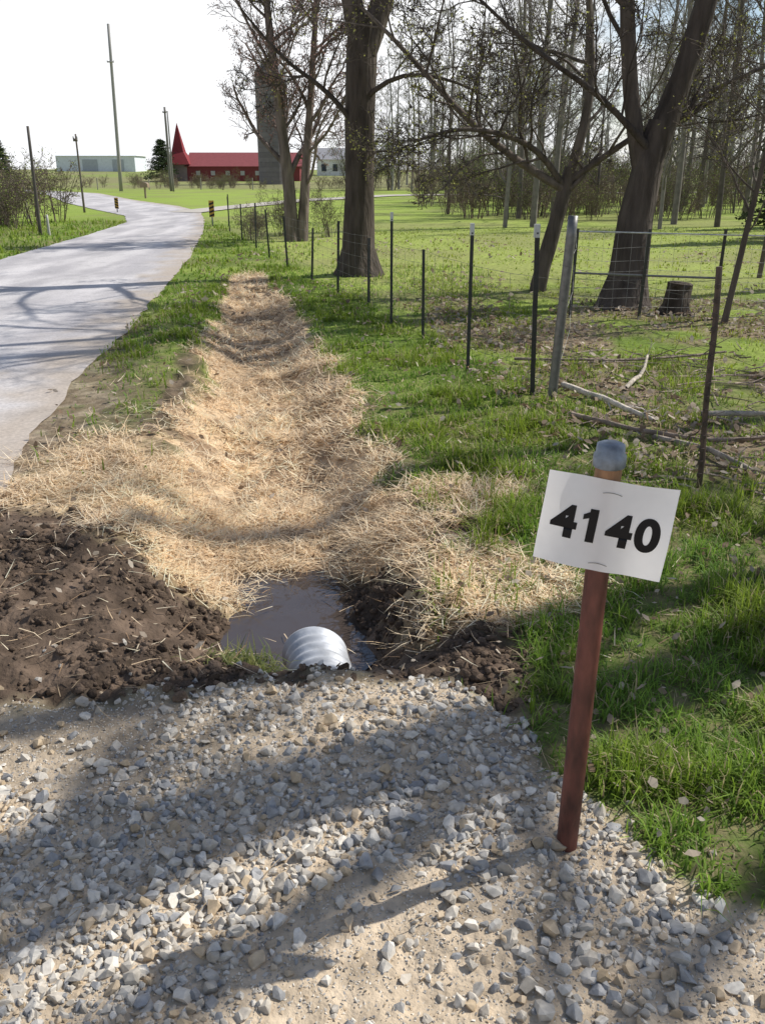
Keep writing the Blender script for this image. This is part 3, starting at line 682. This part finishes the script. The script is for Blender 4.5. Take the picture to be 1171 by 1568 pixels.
posts = [(1.98, 3.0), (1.70, 4.41), (1.29, 6.5), (.74, 7.5), (.42, 9.1), (.1, 10.1), (-.18, 11.6), (-.65, 13.0), (-1.15, 14.6), (-1.75, 16.6), (-2.35, 18.8), (-2.95, 21.2), (-3.7, 24), (-4.6, 27.5), (-5.2, 31)]
mb = MB()
hts = [1.1, None, None, 1.22, .9, 1.22, .85, 1.0, .8, .9, .95, 1.0, .9, 1.0, 1.0]
for q, (p, h) in enumerate(zip(posts, hts)):
    if h: steel_post(mb, p[0], p[1], h, (.05, .055, .05), (R.normal(0, .03), 0), .015 if q < 6 else .018, (.55, .58, .55) if q in (3, 5) else None)
steel_post(mb, 1.16, 6.62, 1.26, (.05, .05, .045), (-.03, 0), .018, (.5, .52, .5))
mb.obj("steel_posts", M_paint, False, F1)
mb = MB()
t = np.linspace(-.2, 1.33, 12); mb.tube(np.stack([1.29 + .045 * t, 6.5 + 0 * t, z1(1.29, 6.5) + t], -1), np.full(12, .036), 14, (.16, .16, .155), cap=True)
mb.obj("corner_post", M_metal, True, F1)
mb = MB()
t = np.linspace(-.2, 1.17, 12); mb.tube(np.stack([1.70 - .04 * t + .004 * np.sin(t * 9), 4.41 + 0 * t, z1(1.7, 4.41) + t], -1), np.full(12, .016), 8, (.07, .045, .035), cap=True, rough=.15, rng=R)
for t_ in np.arange(.1, 1.1, .07): mb.box((1.70 - .04 * t_ - .022, 4.385, t_), (1.70 - .04 * t_ + .002, 4.4, t_ + .018), (.06, .04, .03))
mb.obj("rusted_post", M_rust, False, F1)
mb = MB(); wires(mb, posts[2:], [.08, .2, .33, .46, .6, .76, .88], .0018, .3, (.2, .2, .19)); wires(mb, posts[:3], [.1, .3, .5, .75, 1.0], .0012, .3, (.1, .1, .09), vert=False)
mb.obj("wire_mesh", M_wire, False, F1)
F2 = empty("pasture_fence")
posts2 = [(1.33, 6.52), (1.75, 8.2), (2.25, 10.6), (3.05, 10.5), (3.9, 10.4), (4.75, 10.2), (5.8, 10.0), (7.2, 9.8)]
mb = MB()
for q, p in enumerate(posts2[2:]): steel_post(mb, p[0], p[1], 1.02, (.06, .06, .05), (R.normal(0, .03), 0), .018)
mb.obj("steel_posts_b", M_paint, False, F2)
mb = MB(); wires(mb, posts2[2:], [.05, .15, .25, .35, .45, .56, .68, .82, .98], .002, .16, (.3, .3, .29), sag=.02); wires(mb, posts2[:3], [.25, .6, .98], .0018, .3, (.25, .25, .24), vert=False)
mb.obj("wire_mesh_b", M_wire, False, F2)
mb = MB()
mb.tube([(2.25, 10.62, .52), (3.05, 10.52, .5)], [.014, .014], 6, (.2, .2, .19)); mb.tube([(3.05, 10.52, .5), (3.9, 10.42, .48)], [.014, .014], 6, (.2, .2, .19)); mb.tube([(2.25, 10.62, .99), (4.75, 10.24, .95)], [.009, .009], 6, (.6, .6, .58))
mb.obj("rails", M_metal, False, F2)
F3 = empty("farm_fence"); mb = MB()
pf = [(-75 + 6 * k, 108 - .05 * k) for k in range(11)]
for p in pf: mb.tube([(p[0], p[1], -.1), (p[0], p[1], 1.3)], [.07, .06], 6, (.3, .28, .25), cap=True)
mb.obj("posts", M_paint, False, F3)

# ------------------------------------------------------------------ fallen branches
def logs(name, P, r0, r1, c, seed):
    T = Tree(seed, ch=(5, 3), bark=c, budp=0, minr=.003, sides=(7, 4, 3), lr=(.35, .5), up=-.02, wob=.12)
    P = curve(P, 9); P[:, 2] += zf(P[:, 0], P[:, 1]); T.path(P, np.linspace(r0, r1, 9), 0, tmin=.35)
    T.done(name, M_bark)
logs("fallen_branch", [(1.42, 6.75, .06), (1.7, 6.15, .05), (1.85, 5.75, .04)], .026, .018, (.6, .54, .46), 71)
logs("fallen_branch", [(1.9, 6.7, .05), (2.15, 7.1, .08), (2.35, 7.7, .12)], .02, .01, (.45, .4, .33), 72)
logs("fallen_branch", [(2.2, 5.85, .06), (2.9, 5.7, .1), (3.8, 5.95, .1)], .02, .012, (.36, .32, .27), 73)
logs("fallen_branch", [(1.3, 5.9, .04), (2.0, 5.2, .05), (2.6, 5.35, .06)], .02, .01, (.2, .16, .13), 74)
logs("fallen_branch", [(1.75, 5.4, .03), (2.05, 4.9, .05), (2.1, 4.6, .03)], .022, .014, (.3, .26, .22), 75)
logs("fallen_branch", [(1.2, 7.9, .04), (2.0, 7.7, .05), (3.2, 8.1, .06)], .015, .01, (.2, .16, .13), 76)
mb = MB()
for k in range(170):
    x_, y_ = R.uniform(1.4, 3.8), R.uniform(4.2, 8.5); a_ = R.uniform(0, 6.28); l_ = R.uniform(.15, .6)
    P = np.array([(x_ + math.cos(a_) * l_ * q, y_ + math.sin(a_) * l_ * q, z1(x_, y_) + .02 + R.random() * .03) for q in (0, .5, 1)]); P[1, :2] += R.normal(0, .02, 2)
    mb.tube(P, [.007, .005, .003], 4, np.array([.25, .2, .16]) * R.uniform(.6, 1.9))
mb.obj("twig_litter", M_bark, False)
mb = MB(); zz = np.array([-.1, 0, .1, .3, .36, .38]); sx = 3.62 + zz * .1
mb.tube(np.stack([sx, 10.95 + 0 * zz, zz], -1), [.26, .22, .17, .15, .14, .1], 12, (.08, .065, .052), cap=True, rough=.4, rng=R)
mb.obj("tree_stump", M_bark, False)

# ------------------------------------------------------------------ poles, signs, mailbox
def pole(name, x, y, h, r, arms=(), c=(.22, .2, .18), topx=0):
    mb = MB(); z0 = z1(x, y); t = np.linspace(-.3, h, 6)
    mb.tube(np.stack([x + topx * t / h, y + 0 * t, z0 + t], -1), np.linspace(r, r * .7, 6), 8, c, cap=True)
    for (ah, al) in arms:
        mb.box((x + topx * ah / h - al, y - r - .1, z0 + ah - .06), (x + topx * ah / h + al, y - r - .005, z0 + ah + .06), c)
        for q in (-.9, .9): mb.tube([(x + topx * ah / h + q * al, y - r - .05, z0 + ah + .06), (x + topx * ah / h + q * al, y - r - .05, z0 + ah + .16)], [.03, .02], 6, (.3, .3, .3), cap=True)
    mb.obj(name, M_paint, True)
pole("utility_pole", -27.6, 98, 15.6, .2, [(12.2, .35)], (.3, .29, .28), .4)
pole("utility_pole", -22.3, 98, 8.1, .15, [(7.6, .2)], (.16, .15, .14))
pole("utility_pole", -21.6, 96, 7.6, .09, [], (.2, .19, .18))
pole("utility_pole", -13.6, 42, 3.3, .055, [(3.05, .09)], (.14, .12, .1))
pole("fence_pole", -9.75, 26, 2.85, .055, [], (.1, .09, .08), .05)
pole("fence_pole", -9.5, 26, .55, .05, [], (.45, .44, .42))
pole("fence_pole", -13.9, 36, 1.2, .05, [], (.25, .23, .2))
def marker(x, y, h, w, ph, tilt):
    e = empty("object_marker_sign", (x, y, z1(x, y))); mb = MB()
    mb.box((-.02, 0, -.2), (.02, .03, h), (.2, .2, .2)); mb.obj("post", M_paint, False, e)
    mb = MB(); mb.box((-w / 2, -.012, h - ph), (w / 2, -.002, h + .02), (.45, .26, .05))
    for k in range(4):
        z_ = h - ph + ph * (k + .15) / 4; s_ = ph / 8; d_ = tilt * w * .5
        v = [(-w / 2, -.015, z_ - d_ * .5), (w / 2, -.015, z_ + d_ * .5), (w / 2, -.015, z_ + d_ * .5 + s_), (-w / 2, -.015, z_ - d_ * .5 + s_)]
        mb.add(v, [(0, 1, 2), (0, 2, 3)], (.02, .02, .02))
    mb.obj("panel", M_paint, False, e)
marker(-5.75, 31, .78, .17, .5, .7); marker(-12.1, 42, .62, .17, .45, -.7)
mb = MB(); mb.box((-.06, -.06, -.2), (.06, .06, .75), (.3, .24, .18))
a = np.linspace(0, math.pi, 9)
v = [(.28 * math.cos(q), yy, .95 + .16 * math.sin(q)) for yy in (-.3, .3) for q in a] + [(.28, -.3, .75), (-.28, -.3, .75), (.28, .3, .75), (-.28, .3, .75)]
f = [(k, k + 1, k + 10) for k in range(8)] + [(k, k + 10, k + 9) for k in range(8)] + [(18, k + 1, k) for k in range(8)] + [(18, 19, 8), (0, 9, 20), (0, 20, 18), (8, 19, 21), (8, 21, 17), (18, 21, 19), (18, 20, 21)] + [(20, 9 + k, 10 + k) for k in range(8)] + [(20, 17, 21)]
mb.add(v, f, (.3, .22, .16)); o = mb.obj("mailbox", M_paint, False); o.location = (-17.4, 68, 0)

# ------------------------------------------------------------------ farm buildings
RED = (.22, .035, .04)
bz = z1(-30, 160)
B = empty("red_barn", (0, 0, 0)); mb = MB()
mb.box((-33, 158, bz - 1), (-14, 168, bz + 2.3), (.19, .045, .05))
mb.obj("walls", M_build, False, B)
mb = MB()
def gable(mb, x0, x1, y0, y1, z0, z1_, c, ov=.4):
    ym = (y0 + y1) / 2
    v = [(x0 - ov, y0 - ov, z0), (x1 + ov, y0 - ov, z0), (x1 + ov, ym, z1_), (x0 - ov, ym, z1_), (x0 - ov, y1 + ov, z0), (x1 + ov, y1 + ov, z0)]
    mb.add(v, [(0, 1, 2), (0, 2, 3), (3, 2, 5), (3, 5, 4), (0, 3, 4), (1, 5, 2)], c)
gable(mb, -33, -14, 158, 168, bz + 2.31, bz + 4.6, (.24, .07, .075)); mb.obj("roof", M_build, False, B)
mb = MB()
for q in range(7): mb.box((-31.5 + q * 2.5, 157.9, bz + .9), (-30.8 + q * 2.5, 157.97, bz + 1.6), (.4, .4, .4))
mb.obj("windows", M_build, False, B)
mb = MB(); mb.box((-36.2, 158, bz - 1), (-33.02, 162, bz + 2.6), (.25, .2, .2)); mb.obj("annex", M_build, False, B)
mb = MB()
v = [(-36.8, 157.4, bz + 2.61), (-32.4, 157.4, bz + 2.61), (-32.4, 162.6, bz + 2.61), (-36.8, 162.6, bz + 2.61), (-35.6, 158.9, bz + 4.6), (-33.6, 158.9, bz + 4.6), (-33.6, 161.1, bz + 4.6), (-35.6, 161.1, bz + 4.6), (-34.6, 160, bz + 9.2)]
f = []
for k in range(4): k2 = (k + 1) % 4; f += [(k, k2, 4 + k2), (k, 4 + k2, 4 + k), (4 + k, 4 + k2, 8)]
mb.add(v, f, RED); mb.obj("spire_roof", M_build, False, B)
S = empty("silo"); mb = MB(); zz = np.linspace(-1, 14.6, 24); sx, sy = -16.2, 140; z0 = z1(sx, sy)
for k in range(23):
    mb.tube([(sx, sy, z0 + zz[k]), (sx, sy, z0 + zz[k + 1] - .05), (sx, sy, z0 + zz[k + 1])], [2.3, 2.3, 2.25], 28, np.array([.17, .16, .16]) * R.uniform(.9, 1.1))
mb.obj("staves", M_build, False, S)
mb = MB(); a = np.linspace(0, math.pi / 2, 8); mb.tube(np.stack([np.full(8, sx), np.full(8, sy), z0 + 14.6 + 1.9 * np.sin(a)], -1), 2.33 * np.cos(a) + .01, 28, (.2, .2, .21)); mb.obj("dome", M_build, True, S)
bz = z1(-76, 250); B = empty("long_shed"); mb = MB(); mb.box((-87, 250, bz - 1), (-66, 262, bz + 3.9), (.66, .7, .76)); mb.obj("walls_b", M_build, False, B)
mb = MB(); gable(mb, -87, -66, 250, 262, bz + 3.91, bz + 5.2, (.78, .81, .85)); mb.obj("roof_b", M_build, False, B)
mb = MB(); mb.box((-80, 249.9, bz), (-76, 249.97, bz + 3), (.4, .43, .47)); mb.box((-72, 249.9, bz), (-69, 249.97, bz + 3), (.4, .43, .47)); mb.obj("doors_b", M_build, False, B)
bz = z1(-22, 200); B = empty("farm_house"); mb = MB(); mb.box((-14, 200, bz - 1), (-4, 208, bz + 3.2), (.7, .7, .7)); mb.obj("walls_c", M_build, False, B)
mb = MB(); gable(mb, -14, -4, 200, 208, bz + 3.21, bz + 5.6, (.3, .3, .32)); mb.obj("roof_c", M_build, False, B)
mb = MB()
for q in range(4): mb.box((-13 + q * 2.4, 199.9, bz + .9), (-12 + q * 2.4, 199.97, bz + 2.3), (.05, .06, .08))
mb.obj("windows_c", M_build, False, B)

# ------------------------------------------------------------------ light
el = math.radians(46); hx, hy = .92, .39; hn = math.hypot(hx, hy); hx /= hn; hy /= hn
sv = Vector((hx * math.cos(el), hy * math.cos(el), math.sin(el)))
ld = bpy.data.lights.new("sun", 'SUN'); ld.energy = 5.0; ld.angle = math.radians(.5); ld.color = (1, .95, .87)
lo = bpy.data.objects.new("sun", ld); scene.collection.objects.link(lo); lo.rotation_euler = sv.to_track_quat('Z', 'Y').to_euler(); lo.location = (10, 5, 20)
w = bpy.data.worlds.new("World"); scene.world = w; w.use_nodes = True; nt = w.node_tree; N = nt.nodes; L = nt.links
bg = N["Background"]; bg.inputs["Strength"].default_value = .115
sk = N.new("ShaderNodeTexSky"); sk.sky_type = 'NISHITA'; sk.sun_disc = False; sk.sun_elevation = el; sk.sun_rotation = math.atan2(hx, hy); sk.air_density = 1.0; sk.dust_density = 1.0
tc = N.new("ShaderNodeTexCoord"); mp = N.new("ShaderNodeMapping"); mp.inputs["Scale"].default_value = (1, 1, 2.6)
no = N.new("ShaderNodeTexNoise"); no.inputs["Scale"].default_value = 4.5; no.inputs["Detail"].default_value = 7; no.inputs["Roughness"].default_value = .55
L.new(tc.outputs["Generated"], mp.inputs["Vector"]); L.new(mp.outputs["Vector"], no.inputs["Vector"])
sx_ = N.new("ShaderNodeSeparateXYZ"); L.new(tc.outputs["Generated"], sx_.inputs[0])
m1 = N.new("ShaderNodeMath"); m1.operation = 'MULTIPLY_ADD'; m1.inputs[1].default_value = -.7; L.new(sx_.outputs["X"], m1.inputs[0]); L.new(no.outputs["Fac"], m1.inputs[2])
rp = N.new("ShaderNodeMapRange"); rp.inputs["From Min"].default_value = .24; rp.inputs["From Max"].default_value = .42; L.new(m1.outputs[0], rp.inputs["Value"])
el2 = N.new("ShaderNodeMapRange"); el2.inputs["From Min"].default_value = .45; el2.inputs["From Max"].default_value = .22; L.new(sx_.outputs["Z"], el2.inputs["Value"])
mm = N.new("ShaderNodeMath"); mm.operation = 'MULTIPLY'; L.new(rp.outputs[0], mm.inputs[0]); L.new(el2.outputs[0], mm.inputs[1])
mx = N.new("ShaderNodeMix"); mx.data_type = 'RGBA'; L.new(mm.outputs[0], mx.inputs[0]); L.new(sk.outputs[0], mx.inputs[6]); mx.inputs[7].default_value = (9.4, 9.5, 9.7, 1)
L.new(mx.outputs[2], bg.inputs["Color"])

# ------------------------------------------------------------------ camera
cd = bpy.data.cameras.new("camera"); cd.sensor_fit = 'VERTICAL'; cd.sensor_height = 24; cd.lens = 24 / 2 / (784 / 1331); cd.clip_start = .05; cd.clip_end = 4000
co = bpy.data.objects.new("camera", cd); scene.collection.objects.link(co); co.location = (0, 0, 1.6); co.rotation_euler = (math.radians(90 - 21.19), 0, 0)
scene.camera = co
scene.view_settings.view_transform = 'Standard'
